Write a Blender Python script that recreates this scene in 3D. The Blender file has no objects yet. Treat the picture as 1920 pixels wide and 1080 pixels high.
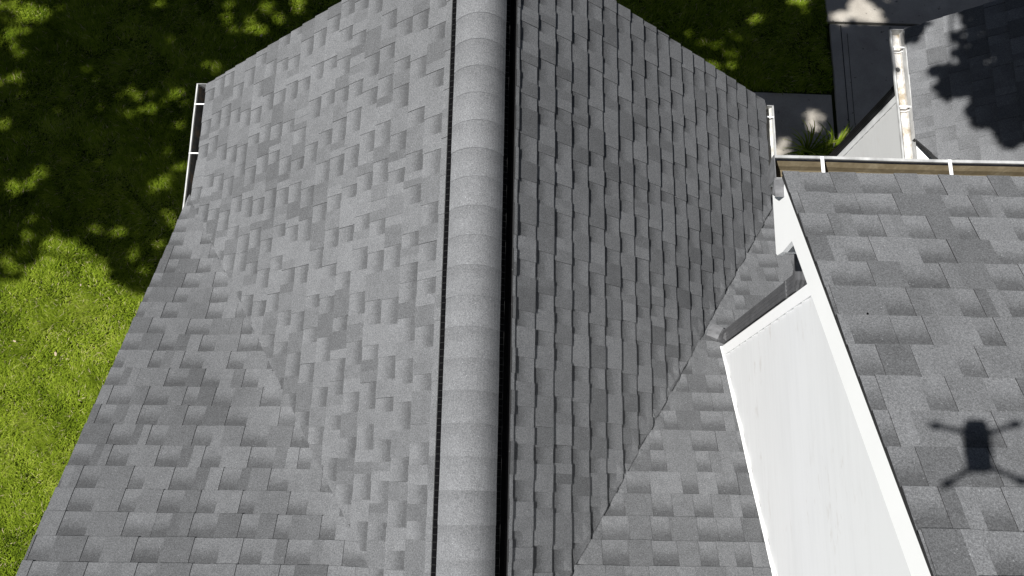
import bpy, math, random
import numpy as np
from mathutils import Vector, Matrix
random.seed(7); rs = np.random.RandomState(11)
sc = bpy.context.scene
Z0 = 4.5                                   # ridge height above the lawn; all coordinates below are relative to the ridge
SUN = Vector((-0.4790, -0.0898, 0.8732)).normalized()

# ---------------------------------------------------------------- camera, sky, sun, exposure
cam_d = bpy.data.cameras.new('camera'); cam = bpy.data.objects.new('camera', cam_d)
sc.collection.objects.link(cam); sc.camera = cam
cam_d.sensor_width = 36; cam_d.lens = 36 * 1648.6 / 1920
cam_d.clip_start = 0.01; cam_d.clip_end = 1500
CR = Vector((0.99963, 0.016798, 0.021409)); CU = Vector((-0.021604, 0.968263, 0.248999)); CF = Vector((0.016547, 0.249369, -0.968267))
CAM = Vector((0.12664, -3.15299, 4.13176))
m = Matrix((CR, CU, -CF)).transposed().to_4x4(); m.translation = CAM + Vector((0, 0, Z0)); cam.matrix_world = m

w = bpy.data.worlds.new('World'); sc.world = w; w.use_nodes = True
nt = w.node_tree; nt.nodes.clear()
sky = nt.nodes.new('ShaderNodeTexSky'); sky.sky_type = 'NISHITA'; sky.sun_disc = False
sky.air_density = .45; sky.dust_density = .3; sky.ozone_density = .6
sky.sun_elevation = math.asin(SUN.z); sky.sun_rotation = math.atan2(SUN.x, SUN.y)
bg = nt.nodes.new('ShaderNodeBackground'); bg.inputs[1].default_value = 0.05
out = nt.nodes.new('ShaderNodeOutputWorld')
hs = nt.nodes.new('ShaderNodeHueSaturation'); hs.inputs['Saturation'].default_value = .72
nt.links.new(sky.outputs[0], hs.inputs['Color']); nt.links.new(hs.outputs[0], bg.inputs[0]); nt.links.new(bg.outputs[0], out.inputs[0])
sun_d = bpy.data.lights.new('sun', 'SUN'); sun_d.energy = 5.0; sun_d.angle = math.radians(0.5); sun_d.color = (1, .988, .965)
sun = bpy.data.objects.new('sun', sun_d); sc.collection.objects.link(sun)
sun.rotation_euler = SUN.to_track_quat('Z', 'Y').to_euler(); sun.location = (-20, -4, 40)
sc.view_settings.view_transform = 'Standard'; sc.view_settings.look = 'None'
sc.view_settings.exposure = 0.45; sc.view_settings.gamma = 1; sc.view_settings.use_curve_mapping = False

# ---------------------------------------------------------------- helpers
def tag(o, label=None, cat=None, group=None, kind=None):
    if label: o['label'] = label
    if cat: o['category'] = cat
    if group: o['group'] = group
    if kind: o['kind'] = kind
    return o
def thing(name, loc, label, cat, group=None):
    o = bpy.data.objects.new(name, None); sc.collection.objects.link(o); o.empty_display_size = .2
    o.location = Vector(loc) + Vector((0, 0, Z0)); o['loc'] = tuple(o.location)
    return tag(o, label, cat, group)
def world_loc(p):
    v = Vector((0, 0, 0))
    while p is not None: v = v + Vector(p.location); p = p.parent
    return v
class MB:
    def __init__(s): s.v = []; s.f = []; s.c = []; s.smooth = []
    def poly(s, pts, cols=None, smooth=False):
        n = len(s.v); s.v += [tuple(p) for p in pts]; s.f.append(tuple(range(n, n + len(pts))))
        s.c += (cols if cols else [(1, 0, 0, .5)] * len(pts)); s.smooth.append(smooth)
    def box(s, c, sx, sy, sz, R=None):
        c = Vector(c); P = []
        for i in (-1, 1):
            for j in (-1, 1):
                for k in (-1, 1):
                    d = Vector((i * sx / 2, j * sy / 2, k * sz / 2)); P.append(c + (R @ d if R else d))
        for f in ((0, 1, 3, 2), (4, 6, 7, 5), (0, 4, 5, 1), (2, 3, 7, 6), (0, 2, 6, 4), (1, 5, 7, 3)): s.poly([P[i] for i in f])
    def prism(s, pts, d):
        "closed polygon pts swept by vector d"
        d = Vector(d); a = [Vector(p) for p in pts]; b = [p + d for p in a]; n = len(a)
        s.poly(a[::-1]); s.poly(b)
        for i in range(n): s.poly([a[i], a[(i + 1) % n], b[(i + 1) % n], b[i]])
    def sweep(s, path, prof, smooth=True, cap=True, close=True):
        "profile (list of 2D) swept along a path of (pos, axisX, axisY)"
        rings = [[p + x * a + y * b for a, b in prof] for p, x, y in path]; n = len(prof)
        for i in range(len(rings) - 1):
            for j in range(n if close else n - 1):
                k = (j + 1) % n
                s.poly([rings[i][j], rings[i][k], rings[i + 1][k], rings[i + 1][j]], smooth=smooth)
        if cap: s.poly(rings[0][::-1]); s.poly(rings[-1])
    def tube(s, pts, rad, n=8):
        pts = [Vector(p) for p in pts]; path = []
        if not hasattr(rad, '__len__'): rad = [rad] * len(pts)
        rings = []; x = None
        for i, p in enumerate(pts):
            t = (pts[min(i + 1, len(pts) - 1)] - pts[max(i - 1, 0)]).normalized()
            if x is None: x = t.orthogonal().normalized()
            x = (x - t * x.dot(t)).normalized(); y = t.cross(x)
            rings.append([p + (x * math.cos(a) + y * math.sin(a)) * rad[i] for a in [2 * math.pi * k / n for k in range(n)]])
        for i in range(len(rings) - 1):
            for j in range(n):
                k = (j + 1) % n; s.poly([rings[i][j], rings[i][k], rings[i + 1][k], rings[i + 1][j]], smooth=True)
        s.poly(rings[0][::-1]); s.poly(rings[-1])
    def build(s, name, mat, parent=None, weld=False, solid=0, bevel=0):
        me = bpy.data.meshes.new(name); off = Vector((0, 0, Z0)) - (world_loc(parent) if parent else Vector((0, 0, 0)))
        vs = [(x + off.x, y + off.y, z + off.z) for x, y, z in s.v]
        me.from_pydata(vs, [], s.f)
        at = me.color_attributes.new('sh', 'FLOAT_COLOR', 'CORNER')
        at.data.foreach_set('color', np.array(s.c, dtype=np.float32).ravel())
        me.polygons.foreach_set('use_smooth', s.smooth)
        me.materials.append(mat)
        if weld:
            import bmesh
            b = bmesh.new(); b.from_mesh(me); bmesh.ops.remove_doubles(b, verts=b.verts, dist=1e-5)
            bmesh.ops.recalc_face_normals(b, faces=b.faces); b.to_mesh(me); b.free()
        o = bpy.data.objects.new(name, me); sc.collection.objects.link(o)
        if parent: o.parent = parent
        if solid:
            md = o.modifiers.new('thick', 'SOLIDIFY'); md.thickness = solid; md.offset = 0
        if bevel:
            md = o.modifiers.new('bevel', 'BEVEL'); md.width = bevel; md.segments = 2; md.limit_method = 'ANGLE'
        return o

# ---------------------------------------------------------------- materials
def new_mat(name):
    M = bpy.data.materials.new(name); M.use_nodes = True; t = M.node_tree; t.nodes.clear()
    o = t.nodes.new('ShaderNodeOutputMaterial'); p = t.nodes.new('ShaderNodeBsdfPrincipled'); t.links.new(p.outputs[0], o.inputs[0])
    return M, t, p
def N(t, typ, **kw):
    n = t.nodes.new(typ)
    for k, v in kw.items(): setattr(n, k, v)
    return n
def math_n(t, op, a, b=None, c=None):
    n = t.nodes.new('ShaderNodeMath'); n.operation = op
    for i, x in enumerate((a, b, c)):
        if x is None: continue
        if isinstance(x, (int, float)): n.inputs[i].default_value = x
        else: t.links.new(x, n.inputs[i])
    return n.outputs[0]
def noise(t, scale, detail=2, rough=.5, coord='Object', vec=None, stretch=None):
    if vec is None:
        tc = t.nodes.new('ShaderNodeTexCoord'); vec = tc.outputs[coord]
    if stretch:
        mp = t.nodes.new('ShaderNodeMapping'); mp.inputs['Scale'].default_value = stretch; t.links.new(vec, mp.inputs[0]); vec = mp.outputs[0]
    n = t.nodes.new('ShaderNodeTexNoise'); n.inputs['Scale'].default_value = scale; n.inputs['Detail'].default_value = detail; n.inputs['Roughness'].default_value = rough
    t.links.new(vec, n.inputs['Vector']); return n.outputs[0]
def ramp(t, fac, stops):
    r = t.nodes.new('ShaderNodeValToRGB'); r.color_ramp.elements.remove(r.color_ramp.elements[1])
    r.color_ramp.elements[0].position = stops[0][0]; r.color_ramp.elements[0].color = (*stops[0][1], 1)
    for p, c in stops[1:]:
        e = r.color_ramp.elements.new(p); e.color = (*c, 1)
    t.links.new(fac, r.inputs[0]); return r.outputs[0]
def mrange(t, x, a, b, c, d):
    n = t.nodes.new('ShaderNodeMapRange'); n.clamp = True
    for i, v in enumerate((a, b, c, d)): n.inputs[i + 1].default_value = v
    t.links.new(x, n.inputs[0]); return n.outputs[0]
def mixc(t, f, a, b):
    n = t.nodes.new('ShaderNodeMix'); n.data_type = 'RGBA'
    for s, x in ((n.inputs['Factor'], f), (n.inputs[6], a), (n.inputs[7], b)):
        if isinstance(x, (int, float)): s.default_value = x
        elif isinstance(x, tuple): s.default_value = (*x, 1)
        else: t.links.new(x, s)
    return n.outputs[2]
def bump(t, p, h, strength, dist):
    b = t.nodes.new('ShaderNodeBump'); b.inputs['Strength'].default_value = strength; b.inputs['Distance'].default_value = dist
    t.links.new(h, b.inputs['Height']); t.links.new(b.outputs[0], p.inputs['Normal'])

def shingle_mat(name, base=.15, tint=(.985, 1, 1.03), grad=1.0):
    "mineral granule shingle. attribute sh = (tone, slot flag, fraction up the exposure, random)"
    M, t, p = new_mat(name)
    a = N(t, 'ShaderNodeAttribute', attribute_name='sh'); sep = N(t, 'ShaderNodeSeparateColor'); t.links.new(a.outputs['Color'], sep.inputs[0])
    tone, slot, fr = sep.outputs
    n1 = noise(t, 320, 3, .75); n2 = noise(t, 14, 3, .6); n3 = noise(t, 1.1, 2, .5); n4 = noise(t, 45, 2, .5)
    # granule colour band of the laminated shingle: light at the foot of the recess, dark blend near its head
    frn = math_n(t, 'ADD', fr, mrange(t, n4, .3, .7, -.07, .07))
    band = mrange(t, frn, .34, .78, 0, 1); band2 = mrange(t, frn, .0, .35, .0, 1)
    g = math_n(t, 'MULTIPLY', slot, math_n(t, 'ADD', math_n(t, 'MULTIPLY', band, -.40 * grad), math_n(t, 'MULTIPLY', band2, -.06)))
    k = math_n(t, 'ADD', tone, g)
    n5 = noise(t, 150, 2, .6)
    k = math_n(t, 'MULTIPLY', k, mrange(t, n1, .25, .75, .40, 1.64)); k = math_n(t, 'MULTIPLY', k, mrange(t, n5, .28, .72, .70, 1.30))
    k = math_n(t, 'MULTIPLY', k, mrange(t, n2, .3, .7, .94, 1.06))
    k = math_n(t, 'MULTIPLY', k, mrange(t, n3, .3, .7, .93, 1.07))
    v = N(t, 'ShaderNodeTexVoronoi'); v.inputs['Scale'].default_value = 95; tc = N(t, 'ShaderNodeTexCoord'); t.links.new(tc.outputs['Object'], v.inputs['Vector'])
    vs = N(t, 'ShaderNodeSeparateColor'); t.links.new(v.outputs['Color'], vs.inputs[0])
    speck = math_n(t, 'MULTIPLY', mrange(t, vs.outputs[0], .965, .985, 0, 1), mrange(t, v.outputs['Distance'], .15, .3, 1, 0))
    k = math_n(t, 'ADD', k, math_n(t, 'MULTIPLY', speck, .8))
    n6 = noise(t, 5.5, 5, .7); k = math_n(t, 'MULTIPLY', k, mrange(t, n6, .58, .78, 1, 1.16)); k = math_n(t, 'MULTIPLY', k, mrange(t, n6, .22, .40, .88, 1))
    k = math_n(t, 'MULTIPLY', k, base)
    col = N(t, 'ShaderNodeVectorMath', operation='SCALE'); col.inputs[0].default_value = tint; t.links.new(k, col.inputs['Scale'])
    t.links.new(col.outputs[0], p.inputs['Base Color'])
    p.inputs['Roughness'].default_value = .95; p.inputs['Diffuse Roughness'].default_value = .15; p.inputs['Specular IOR Level'].default_value = .25
    bump(t, p, n1, .5, .003)
    return M
def simple(name, col, rough=.5, metal=0, noise_amt=.08, nscale=12, bumpv=0, stretch=None, diff_rough=0):
    M, t, p = new_mat(name); n = noise(t, nscale, 4, .6, stretch=stretch)
    lo = tuple(c * (1 - noise_amt) for c in col); hi = tuple(min(1, c * (1 + noise_amt)) for c in col)
    t.links.new(ramp(t, n, [(.3, lo), (.7, hi)]), p.inputs['Base Color'])
    p.inputs['Roughness'].default_value = rough; p.inputs['Metallic'].default_value = metal; p.inputs['Diffuse Roughness'].default_value = diff_rough
    if bumpv: bump(t, p, n, bumpv, .002)
    return M
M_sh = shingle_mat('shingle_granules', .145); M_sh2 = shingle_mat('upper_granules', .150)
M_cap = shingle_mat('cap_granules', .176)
M_deck = simple('roof_underlay', (.008, .008, .009), 1)
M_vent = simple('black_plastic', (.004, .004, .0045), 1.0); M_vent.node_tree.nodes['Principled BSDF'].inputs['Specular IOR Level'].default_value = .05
M_trim = simple('white_trim_paint', (.90, .90, .89), .45, noise_amt=.015, nscale=5)
M_lip = simple('gutter_enamel', (.44, .44, .43), .5, noise_amt=.30, nscale=16, stretch=(1, .6, 1))
M_alu = simple('weathered_aluminium', (.14, .14, .145), .7, .1, .3, 30, .3)
M_dark = simple('charcoal_enamel', (.085, .085, .088), .42, 0, .25, 14, .1); M_dark2 = simple('black_enamel', (.035, .035, .037), .5, 0, .25, 14, .1)
M_edge = simple('drip_edge', (.02, .02, .02), .6)
def siding_mat(name, base):
    M, t, p = new_mat(name)
    n = noise(t, 3.2, 4, .6, stretch=(1, .35, 1)); n2 = noise(t, 26, 3, .7, stretch=(1, .25, 1)); n3 = noise(t, 1.4, 1, .5)
    n4 = noise(t, 34, 3, .6, stretch=(1, .05, 1)); c1 = ramp(t, math_n(t, 'MULTIPLY', math_n(t, 'ADD', n, n4), .5), [(.38, tuple(b * .95 for b in base)), (.56, base)])
    dirt = math_n(t, 'MULTIPLY', mrange(t, n2, .58, .70, 0, 1), mrange(t, n3, .48, .62, 0, 1))
    t.links.new(mixc(t, math_n(t, 'MULTIPLY', dirt, .4), c1, (.42, .39, .36)), p.inputs['Base Color'])
    p.inputs['Roughness'].default_value = .5; bump(t, p, noise(t, 120, 2, .5, stretch=(1, .1, 1)), .08, .001)
    return M
M_siding = siding_mat('white_siding', (.615, .62, .62)); M_siding2 = siding_mat('grey_siding', (.50, .50, .49))
def gutter_in(name, a, b, c):
    M, t, p = new_mat(name)
    n = noise(t, 9, 5, .7); n2 = noise(t, 70, 3, .6)
    t.links.new(mixc(t, mrange(t, n2, .4, .7, 0, .5), ramp(t, n, [(.38, a), (.52, b), (.66, c)]), tuple(x * .7 for x in b)), p.inputs['Base Color'])
    p.inputs['Roughness'].default_value = .8; bump(t, p, n2, .4, .003); return M
M_gbrown = gutter_in('gutter_silt', (.13, .10, .055), (.17, .135, .08), (.24, .20, .13))
M_gstain = gutter_in('gutter_stain', (.36, .29, .19), (.62, .60, .57), (.78, .78, .77))
M_gwhite = gutter_in('gutter_white_floor', (.5, .48, .42), (.66, .65, .62), (.74, .74, .73))
M_gdark = gutter_in('gutter_wet_floor', (.035, .035, .032), (.07, .07, .07), (.16, .11, .07))

def grass_ground():
    M, t, p = new_mat('lawn_soil'); n = noise(t, 8, 4, .6); n2 = noise(t, 60, 4, .7)
    c = mixc(t, n2, ramp(t, n, [(.3, (.018, .028, .005)), (.6, (.04, .055, .008)), (.75, (.07, .062, .03))]), (.02, .03, .006))
    t.links.new(c, p.inputs['Base Color']); p.inputs['Roughness'].default_value = 1; p.inputs['Specular IOR Level'].default_value = 0; bump(t, p, n2, .8, .02); return M
def blade_mat():
    M, t, p = new_mat('grass_blade')
    a = N(t, 'ShaderNodeAttribute', attribute_name='sh'); sep = N(t, 'ShaderNodeSeparateColor'); t.links.new(a.outputs['Color'], sep.inputs[0])
    c = ramp(t, sep.outputs[0], [(0, (.042, .076, .003)), (.45, (.168, .238, .012)), (.8, (.28, .36, .030)), (.965, (.38, .40, .09)), (1, (.50, .42, .25))])
    t.links.new(c, p.inputs['Base Color']); p.inputs['Roughness'].default_value = .8; p.inputs['Specular IOR Level'].default_value = .1
    return M
M_soil = grass_ground(); M_blade = blade_mat()
def concrete_mat():
    M, t, p = new_mat('concrete'); n = noise(t, 3, 5, .65); n2 = noise(t, 90, 3, .7); n3 = noise(t, 18, 2, .5)
    c = ramp(t, n, [(.3, (.36, .325, .28)), (.55, (.46, .42, .36)), (.75, (.54, .50, .44))])
    c = mixc(t, mrange(t, n2, .3, .75, .35, 0), c, (.12, .11, .10)); c = mixc(t, mrange(t, n3, .68, .76, 0, .7), c, (.03, .03, .03))
    t.links.new(c, p.inputs['Base Color']); p.inputs['Roughness'].default_value = .95; bump(t, p, n2, .4, .004); return M
M_conc = concrete_mat()

# ---------------------------------------------------------------- geometry of the roofs (relative to the ridge)
aM = 0.7696; tM = math.tan(aM); EXP = .143
tLW, zLW = math.tan(.5803), -2.6894
tRW, zRW = math.tan(.5606), -2.6564
tT, zT = math.tan(.5668), -.4337
def zmain(x): return -tM * abs(x)
def zlw(y): return zLW - tLW * y
def zrw(y): return zRW - tRW * y
def ztt(y): return zT - tT * y
def clip(poly, a, b, c):
    "keep a*u+b*v<=c"
    out = []
    for i in range(len(poly)):
        p, q = poly[i], poly[(i + 1) % len(poly)]; dp = a * p[0] + b * p[1] - c; dq = a * q[0] + b * q[1] - c
        if dp <= 0: out.append(p)
        if (dp < 0 < dq) or (dq < 0 < dp):
            s = dp / (dp - dq); out.append((p[0] + s * (q[0] - p[0]), p[1] + s * (q[1] - p[1])))
    return out
def sn(x, s): return math.sin(x * 1.7 + s) * .5 + math.sin(x * 4.1 + s * 2.3) * .3 + math.sin(x * 9.7 + s * 5.1) * .2
def shingles(name, O, U, V, NN, v_first, n, umin, umax, halfplanes, parent, mat=None, lift=0, deform=None, cut=None, seed=0, label=None, rough_edge=1.0, wscale=1.0, fade=None, hs=1.0):
    R = random.Random(seed); b = MB(); O, U, V, NN = map(Vector, (O, U, V, NN)); dk = MB()
    for k in range(n):
        v0 = v_first + k * EXP; u = umin - R.random() * .2; sl = R.random() < .5
        hp = [h(k) if callable(h) else h for h in halfplanes]
        nxt = u + R.uniform(.3, 1.0); ph = R.uniform(0, 30); last = 1
        while u < umax:
            wdt = (R.uniform(.080, .185) if not sl else R.uniform(.072, .150)) * wscale
            seam = u + wdt >= nxt
            if seam: nxt += 1.0
            gap = .0011 if seam else 0.0
            if sl: tone = R.choice((1.06, 1.1, 1.02)) * R.uniform(.97, 1.03)
            else:
                tone = R.choice((.70, .80, .89, .97, 1.05)) * R.uniform(.97, 1.03)
            tone2 = tone if (sl or R.random() < .55) else R.choice((.80, .90, 1.0, 1.06)); tsplit = R.uniform(.3, .7)
            hb, ht = (.0118 * hs, .0028) if not sl else (.0082 * hs, .0003)
            lj = R.uniform(-.0009, .0009); lslant = R.uniform(-.001, .001)
            nu = max(2, int(wdt / .05)); cells = []
            for i in range(nu):
                for j in range(3):
                    ua, ub = u + (wdt - gap) * i / nu, u + (wdt - gap) * (i + 1) / nu
                    va, vb = v0 + (EXP + .012) * j / 3, v0 + (EXP + .012) * (j + 1) / 3
                    def wob(uu, vv):
                        f = 1 - (vv - v0) / EXP * .7
                        return vv + f * rough_edge * (sn(uu * 2, ph) * .0022 + lj + lslant * (uu - u) / wdt)
                    c = [(ua, wob(ua, va)), (ub, wob(ub, va)), (ub, wob(ub, vb)), (ua, wob(ua, vb))]
                    cells.append(c)
            for (A, B, C) in hp: cells = [x for x in (clip(c, A, B, C) for c in cells) if len(x) > 2]
            tf = lambda c: tone if sum(p[0] for p in c) / len(c) < u + wdt * tsplit else tone2
            if cut:
                q = cut(k, v0)
                if q:
                    A, B, C = q; g = .0012; nn_ = math.hypot(A, B); A, B, C = A / nn_, B / nn_, C / nn_
                    cells = [x for c in cells for x in (clip(c, A, B, C - g), clip(c, -A, -B, -C - g)) if len(x) > 2]
            edges = {}
            def P3(p, base=False):
                f = (p[1] - v0) / EXP; h = 0 if base else hb + (ht - hb) * f
                q = O + U * p[0] + V * p[1]
                q = q + NN * ((h + lift) * (fade(q) if fade else 1))
                if deform: q = deform(q)
                return q
            for c in cells:
                # drop near-duplicate points
                c2 = [p for i, p in enumerate(c) if math.hypot(p[0] - c[i - 1][0], p[1] - c[i - 1][1]) > 1e-5]
                if len(c2) < 3: continue
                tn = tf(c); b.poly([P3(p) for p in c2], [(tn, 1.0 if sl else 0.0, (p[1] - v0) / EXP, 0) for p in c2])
                for i in range(len(c2)):
                    p, q = c2[i], c2[(i + 1) % len(c2)]; kp = tuple(round(x, 4) for x in p); kq = tuple(round(x, 4) for x in q)
                    if (kq, kp) in edges: del edges[(kq, kp)]
                    else: edges[(kp, kq)] = (p, q)
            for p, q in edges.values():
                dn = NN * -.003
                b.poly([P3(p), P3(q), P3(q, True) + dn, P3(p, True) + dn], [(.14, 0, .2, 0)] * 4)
            u += wdt; sl = not sl
            if seam and R.random() < .35: sl = not sl
    o = b.build(name, mat or M_sh, parent)
    if label: o['label'] = label
    return o
def half(uv1, uv2, keep):
    "half plane through uv1, uv2 keeping the side with point keep"
    (x1, y1), (x2, y2) = uv1, uv2; A, B = (y2 - y1), -(x2 - x1); C = A * x1 + B * y1
    L = math.hypot(A, B); A, B, C = A / L, B / L, C / L
    if A * keep[0] + B * keep[1] > C: A, B, C = -A, -B, -C
    return (A, B, C)

house = thing('house', (0, -3, -Z0), 'large grey shingled house with central ridge, side wings and taller white block at the right', 'house')
cM, sM = math.cos(aM), math.sin(aM)
# main slopes: v = minus the slope distance from the apex; u = y
sR, sL = .4304, .2448
# valley (main / wing): tM*|x| = ... on the main slope
def valley_uv(zw, tw):
    # points of the valley in (y, v): at x -> z=-tM*x ; y = (zw - z)/tw
    r = []
    for x in (.2, 2.1):
        y = (zw + tM * x) / tw; r.append((y, -x / cM))
    return r
RV = valley_uv(zRW, tRW); LV = valley_uv(zLW, tLW)
def soft(za, zb, w): h = max(w - abs(za - zb), 0) / w; return h * h * h * w * .22
def def_left(q): return q + Vector((0, 0, soft(zmain(q.x), zlw(q.y), .42) if q.x > -2.6 else 0))
def fade_left(q): return .15 + .85 * min(1, abs(zmain(q.x) - zlw(q.y)) / .10)
def def_right(q): return q + Vector((0, 0, soft(zmain(q.x), zrw(q.y), .08)))
rr = random.Random(5)
loff = [rr.uniform(0, .03) for _ in range(60)]
def shift(h, d): return (h[0], h[1], h[2] + d)
hR = half(*RV, (0, -1)); hL = half(*LV, (0, -1))
roofR = shingles('roof_slope', (0, 0, 0), (0, 1, 0), (cM, 0, -sM) and (-cM, 0, sM), (sM, 0, cM), -(sR + 18 * EXP), 21, -4.2, 0.02,
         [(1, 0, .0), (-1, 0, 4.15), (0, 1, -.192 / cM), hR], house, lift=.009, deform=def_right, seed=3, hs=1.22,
         cut=lambda k, v0: half((RV[0][0] + (v0 + .105 - RV[0][1]) * (RV[1][0] - RV[0][0]) / (RV[1][1] - RV[0][1]), v0 + .105),
                                (RV[0][0] + (v0 + .105 - RV[0][1]) * (RV[1][0] - RV[0][0]) / (RV[1][1] - RV[0][1]) + .085, v0 + .145), (9, v0)) if k % 2 == 0 or k % 3 == 0 else None,
         label='east facing roof slope with dark shadow lines between its shingle courses')
roofL = shingles('roof_slope', (0, 0, 0), (0, -1, 0), (cM, 0, sM), (-sM, 0, cM), -(sL + 19 * EXP), 21, 0, 4.2,
         [(-1, 0, 0), (1, 0, 4.15), (0, 1, -.02), lambda k: shift((-hL[0], hL[1], hL[2]), .004)], house, lift=.004, deform=def_left, fade=fade_left, seed=21,
         label='sunlit west facing roof slope')
# wing slopes: v = slope distance up from y=0 ; u = x
cW, sW = math.cos(.5803), math.sin(.5803)
def lw_uv(y, x): return (x, -y / cW)
hLW = half((-.2, -(zLW + tM * .2) / tLW / cW), (-2.1, -(zLW + tM * 2.1) / tLW / cW), (-2, 4))
shingles('wing_roof', (0, 0, zLW), (1, 0, 0), (0, -cW, sW), (0, sW, cW), 2.372 - 9 * EXP, 27, -2.18, 0,
         [(-1, 0, 2.18), (0, 1, 4.106 / cW), shift(hLW, .006), half(lw_uv(-1.12, -2.18), lw_uv(-.80, -2.13), (-2, 4))], house, deform=def_left, fade=fade_left, seed=33,
         label='wing roof slope at the left, its courses running across to the curved valley')
cW2, sW2 = math.cos(.5606), math.sin(.5606)
hRW = half((.2, -(zRW + tM * .2) / tRW / cW2), (2.1, -(zRW + tM * 2.1) / tRW / cW2), (2, 4))
shingles('wing_roof', (0, 0, zRW), (1, 0, 0), (0, -cW2, sW2), (0, sW2, cW2), 2.5819 - 12 * EXP, 30, 0, 3.2,
         [(1, 0, 3.2), (0, 1, 4.228 / cW2), shift(hRW, .09), (0, -1, -.78 / cW2)], house, deform=def_right, seed=44,
         label='wing roof slope at the right between the cut valley and the white wall')
# decks under the shingles and the far half of the roof
b = MB(); e_ = .006
def quad(*p): b.poly(p)
quad((0, 0, -e_), (-2.13, 0, -2.063 - e_), (-2.13, -.94, -2.063 - e_), (0, -4.1, -e_))
quad((0, 0, -e_), (2.15, 0, zmain(2.15) - e_), (2.15, -.93, zmain(2.15) - e_), (0, -4.2, -e_))
quad((-2.17, -.95, zlw(-.95) - e_), (-2.05, -.95, zlw(-.95) - e_), (0, -4.1, -e_), (-2.17, -4.1, -e_))
quad((2.05, -.9, zrw(-.9) - e_), (3.2, -.9, zrw(-.9) - e_), (3.2, -4.22, -e_), (0, -4.22, -e_))
quad((-2.17, -4.1, -e_), (0, -4.1, -e_), (0, -8.2, -2.69), (-2.17, -7.2, -2.05))
quad((3.2, -4.22, -e_), (0, -4.22, -e_), (0, -8.2, -2.69), (3.2, -7.2, -2.05))
b.build('roof_deck', M_deck, house)

# ridge vent (black plastic), black strip for its shadow on the east side, cap shingles
b = MB(); y0, y1 = .01, -4.15
for sg, xe, xi in ((-1, .150, .100), (1, .160, .100)):
    za = zmain(xe); pr = [(sg * xe, za + .006), (sg * xe, za + .028), (sg * (xe - .004), za + .029), (sg * xi, zmain(xi) + .012), (0, -.03), (0, -.05), (sg * xi, zmain(xi) + .006)]
    b.prism([(x, y0, z) for x, z in pr], (0, y1 - y0, 0))
    b.prism([(x, y0, zmain(x) + h) for x, h in ((.161, .004), (.161, .012), (.186, .013), (.1985, .0125), (.1985, .002))], (0, y1 - y0, 0))  # black strip along the east side, paints the shadow the vent casts there
vent = b.build('ridge_vent_and_shade', M_vent, house)
b = MB()
for sg, xe in ((-1, .1515), (1, .163)): 
    b.box((sg * xe, (y0 + y1) / 2, zmain(xe) + .030), .0018, y0 - y1, .003); y = y0 - .01
    while y > y1: b.box((sg * (xe - .012), y, zmain(xe - .012) + .027), .026, .0018, .004, Matrix.Rotation(sg * .5, 3, 'Y')); y -= .0335
b.build('vent_lip', simple('vent_lip_dust', (.022, .022, .021), .95), vent)
b = MB(); R_ = random.Random(9); y = .02; CE = .1535; k = 0
def cap_z(s): return .002 - .094 * (.85 * s * s + .15 * s ** 4)       # s in -1..1
while y > -4.2:
    ya, yb = y, y - CE; NS = 18; tone = R_.choice((.96, .99, 1.0, 1.02)) * R_.uniform(.99, 1.01); jit = R_.uniform(-.0007, .0007); skew = R_.uniform(-.003, .003)
    def cp(s, yy, h, jl=0):
        x = .0085 + s * (.1345 + jit + jl); return Vector((x, yy + skew * s, cap_z(s) + h))
    for i in range(NS):
        s0, s1 = -1 + 2 * i / NS, -1 + 2 * (i + 1) / NS
        for j in range(3):
            f0, f1 = j / 3, (j + 1) / 3
            q = [cp(s0, yb + (ya + .02 - yb) * f0, .0045 * (1 - f0) + .002), cp(s1, yb + (ya + .02 - yb) * f0, .0045 * (1 - f0) + .002),
                 cp(s1, yb + (ya + .02 - yb) * f1, .0045 * (1 - f1) + .002), cp(s0, yb + (ya + .02 - yb) * f1, .0045 * (1 - f1) + .002)]
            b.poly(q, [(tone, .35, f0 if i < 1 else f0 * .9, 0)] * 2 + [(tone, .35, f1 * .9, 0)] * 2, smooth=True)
        b.poly([cp(s0, yb, .0065), cp(s1, yb, .0065), cp(s1, yb, .000), cp(s0, yb, .000)], [(1.0, 0, 0, 0)] * 4)
    for s in (-1, 1):
        b.poly([cp(s, ya, .002), cp(s, yb, .0065), cp(s, yb, -.001), cp(s, ya, -.002)], [(.5, 0, 0, 0)] * 4)
    y -= CE; k += 1
b.build('ridge_cap', M_cap, house)

# walls of the low part, fascias, rake boards
b = MB(); WZ = -Z0 - .05
b.prism([(-1.9, -.25, WZ), (1.9, -.25, WZ), (1.9, -.25, -2.0), (0, -.25, -.2), (-1.9, -.25, -2.0)], (0, -7.5, 0))
b.build('wall', M_siding, house)
b = MB()
b.prism([(-2.13, -.012, -2.085), (0, -.012, -.03), (2.15, -.012, -2.10), (2.15, -.012, -2.24), (0, -.012, -.19), (-2.13, -.012, -2.22)], (0, -.02, 0))
b.prism([(-2.163, -1.05, zlw(-1.05) - .012), (-2.163, -4.1, zlw(-4.1) - .012), (-2.163, -4.1, zlw(-4.1) - .16), (-2.163, -1.05, zlw(-1.05) - .16)], (.02, 0, 0))
b.build('rake_board', M_trim, house)
for c_ in ((-2.125, -.45, -2.17), (2.135, -.45, -2.19)):
    b = MB(); b.box(c_, .018, .9, .16); b.build('fascia', M_trim, house)

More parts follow.
